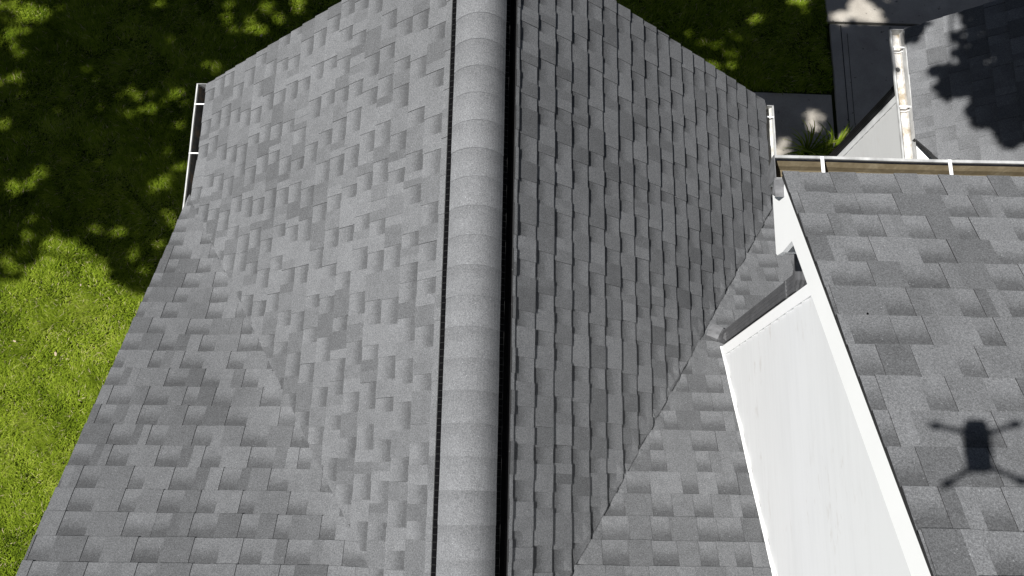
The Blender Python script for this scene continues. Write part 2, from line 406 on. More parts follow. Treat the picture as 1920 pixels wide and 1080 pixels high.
# ---------------------------------------------------------------- gutters
def gutter(parent, back, out_dir, along, length, wid, inner, hangers, name='gutter', label=None, depth=.095, vhang=False, hole=None, caps=(1, 1), tiltback=0):
    "back = top of the back edge at the start; runs 'length' along 'along'; opens away along out_dir"
    B0 = Vector(back); D = Vector(out_dir).normalized(); A = Vector(along).normalized(); Zv = Vector((0, 0, 1))
    k = wid
    prof = [(0, .005), (0, -depth), (k * .62, -depth), (k * .70, -depth * .9), (k * .78, -depth * .62), (k * .93, -depth * .4), (k, -depth * .22), (k, 0), (k * .89, .002), (k * .89, -.008)]
    b = MB(); n = max(2, int(length / .25))
    path = [(B0 + A * (length * i / n) + Zv * (.0015 * math.sin(i * 2.1)) + D * (.0015 * math.sin(i * 1.3 + 1)), D, Zv) for i in range(n + 1)]
    b.sweep(path, prof, smooth=False, cap=False, close=False)
    g = b.build(name, M_lip, parent, weld=True, solid=.0022)
    if label: g['label'] = label
    # debris film inside
    b = MB(); ip = [(.004, -depth * .55), (.005, -depth + .005), (k * .60, -depth + .005), (k * .69, -depth * .87), (k * .76, -depth * .60), (k * .90, -depth * .38)]
    b.sweep([(p + Zv * .002, x, y) for p, x, y in path], ip, smooth=False, cap=False, close=False)
    b.build('gutter_floor', inner, g)
    for s in hangers:
        b = MB(); c = B0 + A * s
        if vhang:
            b.prism([c + Zv * -.004, c + D * k * .95 + Zv * -.002, c + D * k * .95 + Zv * -.006, c + Zv * -.009], A * .012)
            b.prism([c + Zv * -.03 + A * .02, c + D * .025 + Zv * -.055 + A * .02, c + D * k * .8 + Zv * -.055 + A * .02, c + D * k * .8 + Zv * -.062 + A * .02, c + D * .02 + Zv * -.062 + A * .02, c + Zv * -.038 + A * .02], A * .004)
        else:
            b.prism([c + D * -.012 + Zv * .010, c + D * k * .98 + Zv * .006, c + D * k * .98 + Zv * .002, c + D * -.012 + Zv * .006], A * (.014 if k > .095 else .010))
        b.build('hanger', M_trim, g)
    for i, s in enumerate((0, length)):
        if caps[i]:
            b = MB(); c = B0 + A * s; sg = -1 if i == 0 else 1
            pr = [(-.002, .006), (-.002, -depth - .002), (k * .62, -depth - .002), (k * .72, -depth * .9), (k * .80, -depth * .62), (k * .95, -depth * .4), (k + .002, -depth * .22), (k + .002, .003)]
            b.prism([c + D * p + Zv * z + A * (sg * .001) for p, z in pr], A * (sg * .003))
            b.build('end_cap', caps[i] if not isinstance(caps[i], int) else M_lip, g)
    if hole:
        b = MB(); c = B0 + A * hole + D * k * .36 + Zv * (-depth + .009)
        ring = [c + (D * math.cos(t) + A * math.sin(t)) * .020 for t in [i * math.pi / 8 for i in range(16)]]
        b.poly(ring); b.build('outlet_hole', M_gdark, g)
        b = MB(); b.tube([c + (D * math.cos(t) + A * math.sin(t)) * .023 for t in [i * math.pi / 8 for i in range(17)]], .003, 6); b.build('outlet_ring', M_lip, g)
    return g
gutter(house, (-2.142, .025, -2.105), (-1, 0, 0), (0, -1, 0), 1.17, .086, M_gdark, [.165, .57], label='narrow gutter on the west eave with a dark wet floor', caps=(1, 0))
gutter(house, (2.160, -.028, -2.125), (1, 0, 0), (0, -1, 0), .86, .092, M_gwhite, [.09], label='short white gutter on the east eave with a clean pale floor')

# ---------------------------------------------------------------- the taller block at the right (same house)
TX0 = 1.333; TY = -1.74; TX1 = 5.6
cT, sT = math.cos(.5668), math.sin(.5668)
shingles('upper_roof', (0, 0, zT), (1, 0, 0), (0, -cT, sT), (0, sT, cT), 2.0498 + .002, 27, TX0 - .2, TX1,
         [(-1, 0, -(TX0 - .012)), (1, 0, TX1), (0, 1, 5.0 / cT)], house, mat=M_sh2, seed=61, rough_edge=1.2, wscale=1.08, label='upper roof slope of the taller block, large close shingles carrying the drone shadow')
b = MB(); ze = ztt(-5.0)
b.poly([(TX0 - .008, -1.745, ztt(-1.745) - .006), (TX1, -1.745, ztt(-1.745) - .006), (TX1, -5, ze - .006), (TX0 - .008, -5, ze - .006)])
b.poly([(TX0 - .008, -5, ze - .006), (TX1, -5, ze - .006), (TX1, -8.2, ztt(-1.8) - .006), (TX0 - .008, -8.2, ztt(-1.8) - .006)])
b.build('upper_roof_deck', M_deck, house)
# drip edge strip along the rake
b = MB(); b.prism([(TX0 - .014, -1.75, ztt(-1.75) - .001), (TX0 - .014, -5, ztt(-5) - .001), (TX0 - .014, -5, ztt(-5) - .011), (TX0 - .014, -1.75, ztt(-1.75) - .011)], (.010, 0, 0)); b.build('drip_edge', M_edge, house)
# rake board with its boxed return at the eave
b = MB(); yb_, ye_ = -1.775, -5.0
prof = [(-1.775, ztt(-1.775) - .013), (-5, ztt(-5) - .013), (-5, ztt(-5) - .158), (-2.047, ztt(-2.047) - .158), (-2.058, .590), (-2.052, .520), (-2.040, .506), (-1.765, .506), (-1.757, .530)]
b.prism([(TX0 - .003, y, z) for y, z in prof], (.022, 0, 0)); b.build('rake_board', M_trim, house, bevel=.002)['label'] = 'broad bright white rake board with a boxed return at its foot'
b = MB(); b.box((1.45, -1.90, .520), .19, .28, .018); b.build('soffit', M_trim, house)
b = MB(); b.box((3.4, -1.767, .58), 4.1, .018, .15); b.build('fascia', M_trim, house)
b = MB(); b.prism([(1.36, -1.80, ztt(-1.8) - .10), (1.36, -5, ztt(-5) - .10), (1.36, -5, ztt(-5) - .11), (1.36, -1.80, ztt(-1.8) - .11)], (.24, 0, 0)); b.build('soffit', M_trim, house)
# walls
WX, WY = 1.572, -2.107
def zb(y): return zrw(y) + .012
b = MB(); z = -1.47; 
SE = .118; i = 0
while True:
    za = -1.50 + i * SE; zc = za + SE
    if za > 2.4: break
    # each clapboard starts where it clears the low roof and ends under the rake
    ys = WY - .055
    # board in (y, z): clipped under the rake and above the low roof
    for strip in (((ys, za), (-5.0, za), (-5.0, zc), (ys, zc)),):
        c = [tuple(p) for p in strip]
        c = clip(c, tT, 1, zT - .085); c = clip(c, -tRW, -1, -zRW + .02)
        if len(c) > 2:
            xo = lambda z_: WX - .017 + .014 * (z_ - za) / SE
            b.poly([(xo(z_), y_, z_) for y_, z_ in c])
            lo = [p for p in c if abs(p[1] - za) < 1e-6]
            if len(lo) == 2: b.poly([(WX - .017, lo[0][0], za), (WX + .005, lo[0][0], za), (WX + .005, lo[1][0], za), (WX - .017, lo[1][0], za)])
    if zc < .65: b.poly([(WX - .017, ys, za), (WX - .003, ys, zc), (WX + .005, ys, zc), (WX + .005, ys, za)])
    i += 1
sid = b.build('siding', M_siding, house); sid['label'] = 'pale weathered clapboard wall rising from the low roof'
b = MB(); b.prism([(WX, WY, WZ), (WX, -8, WZ), (WX, -8, 1.0), (WX, -5, 2.55), (WX, WY, .72)], (3.9, 0, 0)); b.build('upper_wall', M_siding, house)
b = MB(); b.box((WX - .010, WY - .028, -.35), .022, .062, 2.10); b.box((WX + .03, WY + .004, -.35), .062, .02, 2.10); b.build('corner_board', M_trim, house, bevel=.002)
b = MB()                                               # flashing strip at the foot of the siding, a little wavy
prev = None
for j in range(15):
    y = -2.10 - .145 * j; z = zrw(y); off_ = .003 * math.sin(j * 1.9) + .003 * math.sin(j * .7)
    cur = [(WX - .028 + off_ * .4, y, z + .012), (WX - .022, y, z + .022 + off_), (WX - .012, y, z + .022 + off_), (WX - .012, y, z + .006)]
    if prev:
        for q in range(4): b.poly([prev[q], prev[(q + 1) % 4], cur[(q + 1) % 4], cur[q]])
    prev = cur
b.build('flashing', M_trim, house)
# gutter of the taller block
gutter(house, (1.300, -1.752, .655), (0, 1, 0), (1, 0, 0), 4.3, .105, M_gbrown, [.195, .745, 1.45, 2.3], label='long gutter of the taller block, brown with silt', caps=(M_alu, 1), depth=.10)
b = MB(); b.prism([(1.292, -1.80, .60), (1.292, -1.752, .66), (1.292, -1.835, .655)], (.05, 0, 0))
b.prism([(1.285, -1.765, .672), (1.36, -1.765, .678), (1.36, -1.80, .664), (1.29, -1.815, .640)], (0, .0, -.006)); b.build('eave_flashing', M_alu, house)

# downspouts
def downspout(parent, x, y, ztop, zbot, lab, gut, foot_dir, M_dark=None, M_el=None, drop=.16):
    W2, D2 = .040, .030
    prof = []
    for i in range(9): prof.append((-W2 + i * W2 / 4, -D2 + (.004 if i % 2 else 0)))
    for i in range(1, 7): prof.append((W2 - (.004 if i % 2 else 0), -D2 + i * D2 / 3))
    for i in range(1, 9): prof.append((W2 - i * W2 / 4, D2 - (.004 if i % 2 else 0)))
    for i in range(1, 6): prof.append((-W2 + (.004 if i % 2 else 0), D2 - i * D2 / 3))
    X, Y = Vector((1, 0, 0)), Vector((0, 1, 0))
    b = MB(); b.sweep([(Vector((x, y, ztop)), Y, X), (Vector((x, y, zbot)), Y, X)], prof, smooth=False)
    d = b.build('downspout', M_dark, parent); d['label'] = lab
    pe = [(a * 1.06, c * 1.06) for a, c in prof]
    g = Vector(gut); t0 = Vector((x, y, ztop - .09)); t1 = Vector((x, y, ztop + .02)); mid = g + Vector((0, 0, -drop))
    b = MB(); b.sweep([(t0, Y, X), (t1, Y, X), (t1 + (mid - t1) * .12 + Vector((0, 0, .03)), Y, (X + Vector((0, 0, .2))).normalized()),
                       (mid, Y, (X + Vector((0, 0, .2))).normalized()), (g, Y, X)], pe, smooth=False)
    b.build('elbow', M_el, d)
    f = Vector(foot_dir).normalized(); Zv = Vector((0, 0, 1)); c = Vector((x, y, zbot)); S_ = f.cross(Zv)
    box = [(-.036, -.028), (-.040, 0), (-.036, .028), (-.012, .034), (.012, .031), (.036, .028), (.040, 0), (.036, -.028), (.012, -.031), (-.012, -.034)]
    b = MB()
    b.sweep([(c + Zv * .06, S_, f), (c + Zv * .01, S_, f), (c - Zv * .025 + f * .012, S_, (f + Zv * .4).normalized()), (c - Zv * .042 + f * .045, S_, (f * .35 + Zv).normalized())],
            [(a * 1.12, q * 1.12) for a, q in box], smooth=False)
    b.build('foot_elbow', M_dark, d)
    b = MB()
    b.sweep([(c - Zv * .040 + f * .040, S_, (f * .35 + Zv).normalized()), (c - Zv * .052 + f * .075, S_, (f * .3 + Zv).normalized()), (c - Zv * .070 + f * .105, S_, (f * .5 + Zv).normalized())],
            [(a * 1.2, q * 1.15) for a, q in box], smooth=False)
    b.build('spout_end', M_alu, d)
    for zz in (ztop - .10,):
        b = MB(); b.box((x, y, zz), .066, .088, .022); b.build('strap', M_dark, d)
downspout(house, WX + .018, WY + .062, .02, -1.300, 'dark downspout down the near corner of the white wall', (1.50, -1.72, .54), (-.8, .45, 0), M_dark, M_dark)

# ---------------------------------------------------------------- neighbouring house, upper right
nb = thing('house', (5, -.5, -Z0), 'neighbouring house beyond the long gutter, its grey roof half under leafy tree shade', 'house')
NX, NZ, NY1, aN = 3.335, -2.095, .66, math.radians(40)
cN, sN_ = math.cos(aN), math.sin(aN)
hN = half((-.30, 0), (-.52, .16), (0, 1))
shingles('roof_slope', (NX, 0, NZ), (0, 1, 0), (cN, 0, sN_), (-sN_, 0, cN), 0, 24, -1.9, NY1 + .02, [(1, 0, NY1), (-1, 0, 1.8), hN, (0, 1, 3.3)], nb, mat=shingle_mat('neighbour_granules', .148, grad=.35), seed=77, rough_edge=1.5)
b = MB(); V2 = lambda y, v: (NX + v * cN, y, NZ + v * sN_ - .006)
b.poly([V2(NY1 - .01, 0.01), V2(-.30, 0.01), V2(-1.8, 1.09), V2(-1.8, 3.3), V2(NY1 - .01, 3.3)])
b.poly([(NX + 3.3 * cN, NY1, NZ + 3.3 * sN_), (NX + 3.3 * cN, -1.8, NZ + 3.3 * sN_), (NX + 6.6 * cN, -1.8, NZ), (NX + 6.6 * cN, NY1, NZ)])
b.build('roof_deck', M_deck, nb)
b = MB(); p0, p1 = Vector((NX - .006, -.285, NZ + .004)), Vector((NX + .25 * cN, -.645, NZ + .25 * sN_)); dd = (p1 - p0).normalized(); sd = Vector((dd.y, -dd.x, 0)).normalized() * -.012
b.prism([p0 + sd, p0 - sd, p1 - sd, p1 + sd], (0, 0, -.03)); b.build('drip_edge', M_edge, nb)
b = MB(); b.prism([(3.335, -1.75, -2.16), (3.335, -.32, -2.16), (3.45, -.2, -2.16), (4.3, -.9, -2.16), (4.3, -1.75, -2.16)], (0, 0, -.01)); b.build('soffit', M_trim, nb)
b = MB(); b.box((3.345, .17, -2.165), .016, .96, .13); b.build('fascia', M_trim, nb)
gutter(nb, (3.330, .655, -2.105), (-1, 0, 0), (0, -1, 0), 2.3, .108, M_gstain, [.145, .66, 1.5], label='wide white gutter streaked with brown stains', vhang=True, hole=.31, caps=(1, 0), depth=.085)
NWX, NWY = 3.42, .27
b = MB(); b.prism([(NWX, NWY, WZ), (NWX, -1.9, WZ), (NWX, -1.9, -2.17), (NWX, NWY, -2.17)], (3.6, 0, 0)); b.build('wall', M_siding2, nb)
b = MB(); i = 0
while WZ + .2 + (i + 1) * SE < -2.19:
    za = WZ + .2 + i * SE
    b.poly([(NWX - .014, NWY - .05, za), (NWX - .014, -1.9, za), (NWX - .003, -1.9, za + SE), (NWX - .003, NWY - .05, za + SE)])
    b.poly([(NWX - .014, NWY - .05, za), (NWX + .0, NWY - .05, za), (NWX, -1.9, za), (NWX - .014, -1.9, za)])
    b.poly([(NWX - .014, NWY - .05, za), (NWX - .003, NWY - .05, za + SE), (NWX, NWY - .05, za + SE), (NWX, NWY - .05, za)])
    i += 1
b.build('siding', M_siding2, nb)
b = MB(); b.box((NWX - .010, NWY - .026, -3.3), .022, .060, 2.25); b.box((NWX + .03, NWY + .004, -3.3), .06, .02, 2.25); b.build('corner_board', simple('grey_trim_paint', (.62, .62, .61), .5), nb)
downspout(nb, NWX + .02, NWY + .07, -2.45, -4.25, 'dark downspout at the wall corner', (3.32, .32, -2.20), (-.6, .8, 0), M_dark2, M_dark2, drop=.06)
b = MB(); b.prism([(3.34, .64, NZ - .01), (3.34 + 3.3 * cN, .64, NZ - .01 + 3.3 * sN_), (3.34 + 3.3 * cN, .64, NZ - .15 + 3.3 * sN_), (3.34, .64, NZ - .15)], (0, -.02, 0)); b.build('rake_board', M_trim, nb)

# ---------------------------------------------------------------- ground
G = -Z0
def sheet(name, pts, z, mat, thick=None):
    b = MB()
    if thick: b.prism([(x, y, z - thick) for x, y in pts], (0, 0, thick))
    else: b.poly([(x, y, z) for x, y in pts])
    return tag(b.build(name, mat), kind='structure')
sheet('lawn', [(-400, -400), (400, -400), (400, 400), (-400, 400)], G - .03, M_soil)
sheet('path', [(3.745, .30), (9, .30), (9, 2.155), (3.745, 2.165)], G + .01, M_conc, .08)
sheet('driveway', [(3.72, 2.19), (9, 2.18), (9, 9), (3.70, 9)], G + .02, M_conc, .09)
sheet('patio', [(1.95, -.1), (3.40, -.1), (3.40, .28), (3.70, .28), (3.705, 1.315), (1.95, 1.335)], G - .015, M_conc, .06)
b = MB(); b.box((3.86, 1.25, G + .0115), .008, 1.8, .003); b.box((3.925, 1.2, G + .0115), .004, 1.7, .003)
tag(b.build('path_joint', simple('joint_dirt', (.03, .028, .025), .9)), kind='structure')

# ---------------------------------------------------------------- pixel of the photograph -> point, used to lay out the lit flecks on the lawn
def ray(px, py): return CF + CR * ((px - 960) / 1648.6) - CU * ((py - 540) / 1648.6)
def ground_pt(px, py, z=G):
    d = ray(px, py); return CAM + d * ((z - CAM.z) / d.z)
def nb_pt(px, py):
    d = ray(px, py); n = Vector((-sN_, 0, cN)); o = Vector((NX, 0, NZ)); return CAM + d * ((o - CAM).dot(n) / d.dot(n))
SA = Vector((1, 0, 0)); SA = (SA - SUN * SA.dot(SUN)).normalized(); SB = SUN.cross(SA)
def ab(p): return np.array((p.dot(SA), p.dot(SB)))

# grass -------------------------------------------------------
def build_grass(name, n, regions, seed, label):
    r = np.random.RandomState(seed); P = []
    for (x0, x1, y0, y1, share) in regions:
        k = int(n * share); P.append(np.stack([r.uniform(x0, x1, k), r.uniform(y0, y1, k)], 1))
    P = np.concatenate(P); k = len(P)
    def f(x, y, s): return np.sin(x * 3.1 * s + 1.3 * np.sin(y * 2.3 * s)) * .5 + np.sin(y * 4.3 * s + 2 * np.sin(x * 1.9 * s + 1)) * .5
    x, y = P[:, 0], P[:, 1]
    ang = f(x, y, 1.1) * 2.2 + f(y, x, 3.7) * 1.6 + r.normal(0, .9, k)
    hgt = .038 * (1 + .25 * f(x + 3, y, 2.3)) * r.uniform(.5, 1.4, k); lean = r.uniform(.6, 1.6, k) * hgt; wd = r.uniform(.0014, .0032, k)
    dx, dy = np.cos(ang), np.sin(ang); sx, sy = -dy, dx
    z0 = G - .03
    V = np.zeros((k, 5, 3)); 
    V[:, 0] = np.stack([x - sx * wd, y - sy * wd, np.full(k, z0)], 1); V[:, 1] = np.stack([x + sx * wd, y + sy * wd, np.full(k, z0)], 1)
    mx, my = x + dx * lean * .35, y + dy * lean * .35
    V[:, 2] = np.stack([mx + sx * wd * .9, my + sy * wd * .9, z0 + hgt * .65], 1); V[:, 3] = np.stack([mx - sx * wd * .9, my - sy * wd * .9, z0 + hgt * .65], 1)
    V[:, 4] = np.stack([x + dx * lean, y + dy * lean, z0 + hgt * .95], 1)
    V[:, :, 2] += Z0
    tone = np.clip(.48 + .14 * f(x, y, .9) + .12 * f(x - 7, y + 3, 3.3) + .12 * f(x + y, y - x, 6.5) + r.normal(0, .17, k), 0, .93); tone[r.rand(k) < .028] = 1.0
    me = bpy.data.meshes.new(name); me.vertices.add(k * 5); me.vertices.foreach_set('co', V.ravel())
    base = (np.arange(k) * 5)[:, None]
    loops = np.concatenate([base + np.array([[0, 1, 2, 3]]), base + np.array([[3, 2, 4]])], 1).ravel()
    me.loops.add(k * 7); me.loops.foreach_set('vertex_index', loops.astype(np.int32))
    me.polygons.add(k * 2); ls = np.stack([np.arange(k) * 7, np.arange(k) * 7 + 4], 1).ravel()
    me.polygons.foreach_set('loop_start', ls.astype(np.int32)); me.polygons.foreach_set('loop_total', np.tile([4, 3], k).astype(np.int32))
    me.update(calc_edges=True); me.validate()
    at = me.color_attributes.new('sh', 'FLOAT_COLOR', 'POINT'); c = np.ones((k, 5, 4), np.float32); c[:, :, 0] = tone[:, None]
    at.data.foreach_set('color', c.ravel()); me.materials.append(M_blade)
    o = bpy.data.objects.new(name, me); sc.collection.objects.link(o); return tag(o, label, 'grass', kind='stuff')
build_grass('grass', 620000, [(-6.4, -1.95, -4.6, 2.9, .82), (-1.95, 3.71, 1.34, 3.0, .18)], 4, 'short bright green lawn grass around the houses')

# strappy plant in the corner by the neighbour's downspout
b = MB(); R_ = random.Random(3); pc = ground_pt(1530, 292) ; 
for cx_, cy_, n_ in ((pc.x - .10, pc.y + .0, 60), (pc.x + .16, pc.y + .02, 70), (pc.x + .02, pc.y - .12, 40)):
    for i in range(n_):
        a = R_.uniform(0, 2 * math.pi); L = R_.uniform(.22, .40); h = R_.uniform(.14, .30); wd = R_.uniform(.006, .011)
        d = Vector((math.cos(a), math.sin(a), 0)); s = Vector((-d.y, d.x, 0)); o = Vector((cx_, cy_, G - .02)) + d * R_.uniform(0, .05)
        tone = R_.choice((.2, .4, .55, .7, .9)); prev = None
        for j in range(7):
            t = j / 6; p = o + d * (L * t ** 1.3 * .8) + Vector((0, 0, h * math.sin(t * 2.1) * 1.1)); ww = wd * (1 - t ** 2.5)
            cur = (p - s * ww, p + s * ww)
            if prev: b.poly([prev[0], prev[1], cur[1], cur[0]], [(tone, 0, 0, 0)] * 4)
            prev = cur
tag(b.build('plant', M_blade), 'clump of long arching green leaves on the concrete beside the neighbouring wall', 'plant')

# ---------------------------------------------------------------- trees out of view whose crowns shade the lawn, the concrete and the neighbour's roof
flecks = [(40,25,50),(12,70,34),(80,30,30),(20,5,40),(10,145,24),(45,138,15),(150,132,10),(110,200,14),(5,235,17),(40,302,15),(72,332,18),(20,355,22),(65,200,9),(230,170,13),(270,190,27),(290,205,24),(312,185,16),(335,170,17),(245,208,13),(335,230,16),(210,178,11),(175,205,11),(385,120,17),(410,132,13),(270,118,15),(335,318,22),(322,335,16),(295,345,24),(180,295,9),(125,380,10),(10,465,22),(15,500,30),(50,440,18),(215,430,18),(245,475,20),(325,400,18),(300,455,18),(180,435,14),(430,60,22),(480,50,27),(500,15,18),(310,65,10),(560,5,22),(460,85,14),(420,30,14),(545,35,12),(60,405,12),(210,395,10),(335,430,20),(270,500,20),
 (1420,30,12),(1342,85,19),(1330,76,13),(1356,96,13),(1382,72,11),(1345,122,13),(1365,124,13),(1325,118,12),(1500,5,26),(1290,60,9),
 (1525,213,15),(1541,226,13),(1521,238,14),(1463,268,16),(1468,288,18),(1455,285,16),(1592,255,8),(1568,36,15),(1590,22,14),(1606,12,22),(1626,30,19),(1643,36,11),(1662,2,13),(1570,272,16),(1578,262,10)]
_r = random.Random(77)
for i in range(170):
    x, y = _r.uniform(0, 400), _r.uniform(0, 520)
    if math.sin(x * .021 + 1) + math.sin(y * .017 + x * .011) + _r.uniform(-.8, .8) > .35: flecks.append((x, y, _r.uniform(5, 12)))
for i in range(22): flecks.append((_r.uniform(400, 640), _r.uniform(0, 90), _r.uniform(5, 12)))
for i in range(16): flecks.append((_r.uniform(1230, 1550), _r.uniform(0, 160), _r.uniform(5, 11)))
FL = []
for x, y, r in flecks:
    if x > 1440 and y > 200: r *= 1.2
    p = ground_pt(x, y); q = ground_pt(x + r, y); c = ab(p); FL.append((c[0], c[1], np.linalg.norm(ab(q) - c) * 1.0))
FL = np.array(FL)
litpoly_px = [(-300,520),(0,530),(35,520),(70,470),(95,440),(130,440),(160,450),(190,470),(215,510),(240,545),(285,545),(320,560),(400,700),(400,1500),(-400,1500)]
litpoly = np.array([ab(ground_pt(x, y)) for x, y in litpoly_px])
patch = np.array([ab(ground_pt(x, y)) for x, y in [(1552,44),(1560,22),(1582,20),(1594,2),(1600,-30),(1626,-25),(1634,8),(1660,22),(1672,44),(1640,50),(1600,42),(1575,52)]])
def inpoly(P, poly):
    x, y = P[:, 0], P[:, 1]; c = np.zeros(len(P), bool); n = len(poly)
    for i in range(n):
        x1, y1 = poly[i]; x2, y2 = poly[(i + 1) % n]
        if y1 == y2: continue
        k = (y1 > y) != (y2 > y); c ^= k & (x < (x2 - x1) * (y - y1) / (y2 - y1) + x1)
    return c
def grow(poly, d):
    c = poly.mean(0); v = poly - c; return c + v * (1 + d / np.linalg.norm(v, axis=1))[:, None]
V3 = Vector
keep_lit = [np.array([ab(V3(p)) for p in pl]) for pl in (
    [(-2.25, .05, -2.1), (0, .05, 0), (2.27, .05, -2.1), (2.27, -1.0, -2.1), (3.2, -1, -2.1), (3.2, -4.2, 0), (-2.2, -4.2, 0), (-2.25, -1.1, -2.1)],
    [(1.30, -1.64, .68), (5.6, -1.64, .68), (5.6, -5, 2.8), (1.30, -5, 2.8)],
    [(1.5, -2.0, -1.5), (1.5, -2.0, .7), (1.5, -5, 2.7), (1.5, -5, 0)],
    [(3.20, .70, -2.1), (3.50, .70, -2.1), (3.50, -1.8, -2.1), (3.20, -1.8, -2.1)])]
keep_lit = [grow(p, .11) if i < 3 else p for i, p in enumerate(keep_lit)]
keep_lit.append(np.array([ab(V3(p)) for p in [(3.42, .33, -2.25), (3.42, .33, -4.3), (3.42, -1.6, -4.3), (3.42, -1.6, -2.25)]]))
shade_px = [[(1795,24),(1800,42),(1822,47),(1806,58),(1788,58),(1787,76),(1802,82),(1806,92),(1786,98),(1786,110),(1802,116),(1799,124),(1776,122),(1745,118),(1741,137),(1765,145),(1763,160),(1750,170),(1758,183),(1772,192),(1792,187),(1815,180),(1825,188),(1812,212),(1818,230),(1832,240),(1855,243),(1868,255),(1885,278),(1896,283),(1922,265),(2060,250),(2300,-60),(2200,-200),(1850,-60)],
            [(1694,64),(1712,50),(1738,40),(1746,47),(1730,62),(1712,78),(1698,80)]]
shade_nb = [np.array([ab(nb_pt(x, y)) for x, y in pl]) for pl in shade_px]
NH = []
for x, y, r in [(1852,118,9),(1838,66,8),(1806,67,9),(1862,114,7),(1812,88,6),(1776,162,6),(1872,242,6),(1800,232,6),(1848,132,5),(1822,120,5)]:
    p = nb_pt(x, y); c = ab(p); NH.append((c[0], c[1], np.linalg.norm(ab(nb_pt(x + r, y)) - c) * .8))
NH = np.array(NH)
tree_specs = [('tree', (-15.5, .2, G), 'broad leafy tree at the far left, its crown dappling the lower lawn with shade', 'L1'),
              ('tree', (-14.0, 5.2, G), 'tall leafy tree at the upper left, its crown darkening the lawn beside the west slope', 'L2'),
              ('tree', (-4.6, 5.6, G), 'tall leafy tree behind the ridge end, its crown shading the concrete path', 'M'),
              ('tree', (2.2, 6.2, G), 'leafy tree whose boughs throw the ragged leaf shadow on the neighbouring roof', 'N')]
def leaf_mesh(C, r, size, tone_seed):
    k = len(C); nrm = r.normal(0, 1, (k, 3)); nrm[:, 2] = np.abs(nrm[:, 2]) + 1.3; nrm[:, 0] -= .5; nrm /= np.linalg.norm(nrm, axis=1)[:, None]
    t = r.normal(0, 1, (k, 3)); u = np.cross(nrm, t); u /= np.linalg.norm(u, axis=1)[:, None]; v = np.cross(nrm, u)
    s = size * r.uniform(.7, 1.3, k)[:, None]
    V = np.stack([C - u * s, C + v * s * .62 + nrm * s * .12, C + u * s, C - v * s * .62 + nrm * s * .12], 1)
    return V
leafP = {k: [] for k in ('L1', 'L2', 'M', 'N')}
def scatter(n, box, zref, t0, t1, r):
    "points of the ground (box), lifted towards the sun by t"
    x = r.uniform(box[0], box[1], n); y = r.uniform(box[2], box[3], n); P = np.stack([x, y, np.full(n, zref)], 1)
    t = r.uniform(t0, t1, n); return P, t
s3 = np.array(SUN); A3 = np.array(SA); B3 = np.array(SB)
def abn(P): return np.stack([P @ A3, P @ B3], 1)
def warp(Q, a): 
    x, y = Q[:, 0], Q[:, 1]
    return Q + a * np.stack([np.sin(x * 13 + 3 * np.sin(y * 7)) + .7 * np.sin(y * 29 + x * 11), np.sin(y * 15 + 3 * np.sin(x * 9)) + .7 * np.sin(x * 31 - y * 9)], 1)
r = np.random.RandomState(5)
for box, n, t0, t1, keys in (((-8.2, -1.3, -4.6, 4.2), 76000, 9.5, 12.5, 'L'), ((-1.6, 7.5, .2, 4.0), 52000, 9.6, 12.0, 'M')):
    P, t = scatter(n, box, G, t0, t1, r); Q = abn(P); bad = np.zeros(n, bool)
    for kl in keep_lit: bad |= inpoly(Q, kl)
    Qw = warp(Q, .045); bad |= inpoly(Qw, litpoly); bad |= inpoly(warp(Q, .012), patch)
    d = np.linalg.norm(warp(Q, .028 if keys == 'L' else .012)[:, None, :] - FL[None, :, :2], axis=2) / FL[None, :, 2]; jit = r.normal(.97, .30, n) * (1.0 if keys == 'L' else 1.18)
    bad |= (d.min(1) < jit)
    # small accidental gaps
    g = np.sin(P[:, 0] * 5.1 + 2 * np.sin(P[:, 1] * 3.3)) * np.sin(P[:, 1] * 6.3 + 1.7 * np.sin(P[:, 0] * 4.1)); bad |= (g > .93) & (r.rand(n) < .75) & (P[:, 0] < 1)
    # nothing over the open part of the neighbour's roof
    onb = (P[:, 0] > 3.0) & inpoly(Q, np.array([ab(V3(p)) for p in [(3.2, .75, -2.1), (3.2, -1.8, -2.1), (6.0, -1.8, .15), (6.0, .75, .15)]]))
    bad |= onb
    C = (P + t[:, None] * s3)[~bad]
    if keys == 'L':
        side = C[:, 1] + .6 * np.sin(C[:, 0] * 1.3) < .0; leafP['L1'].append(C[side]); leafP['L2'].append(C[~side])
    else: leafP['M'].append(C)
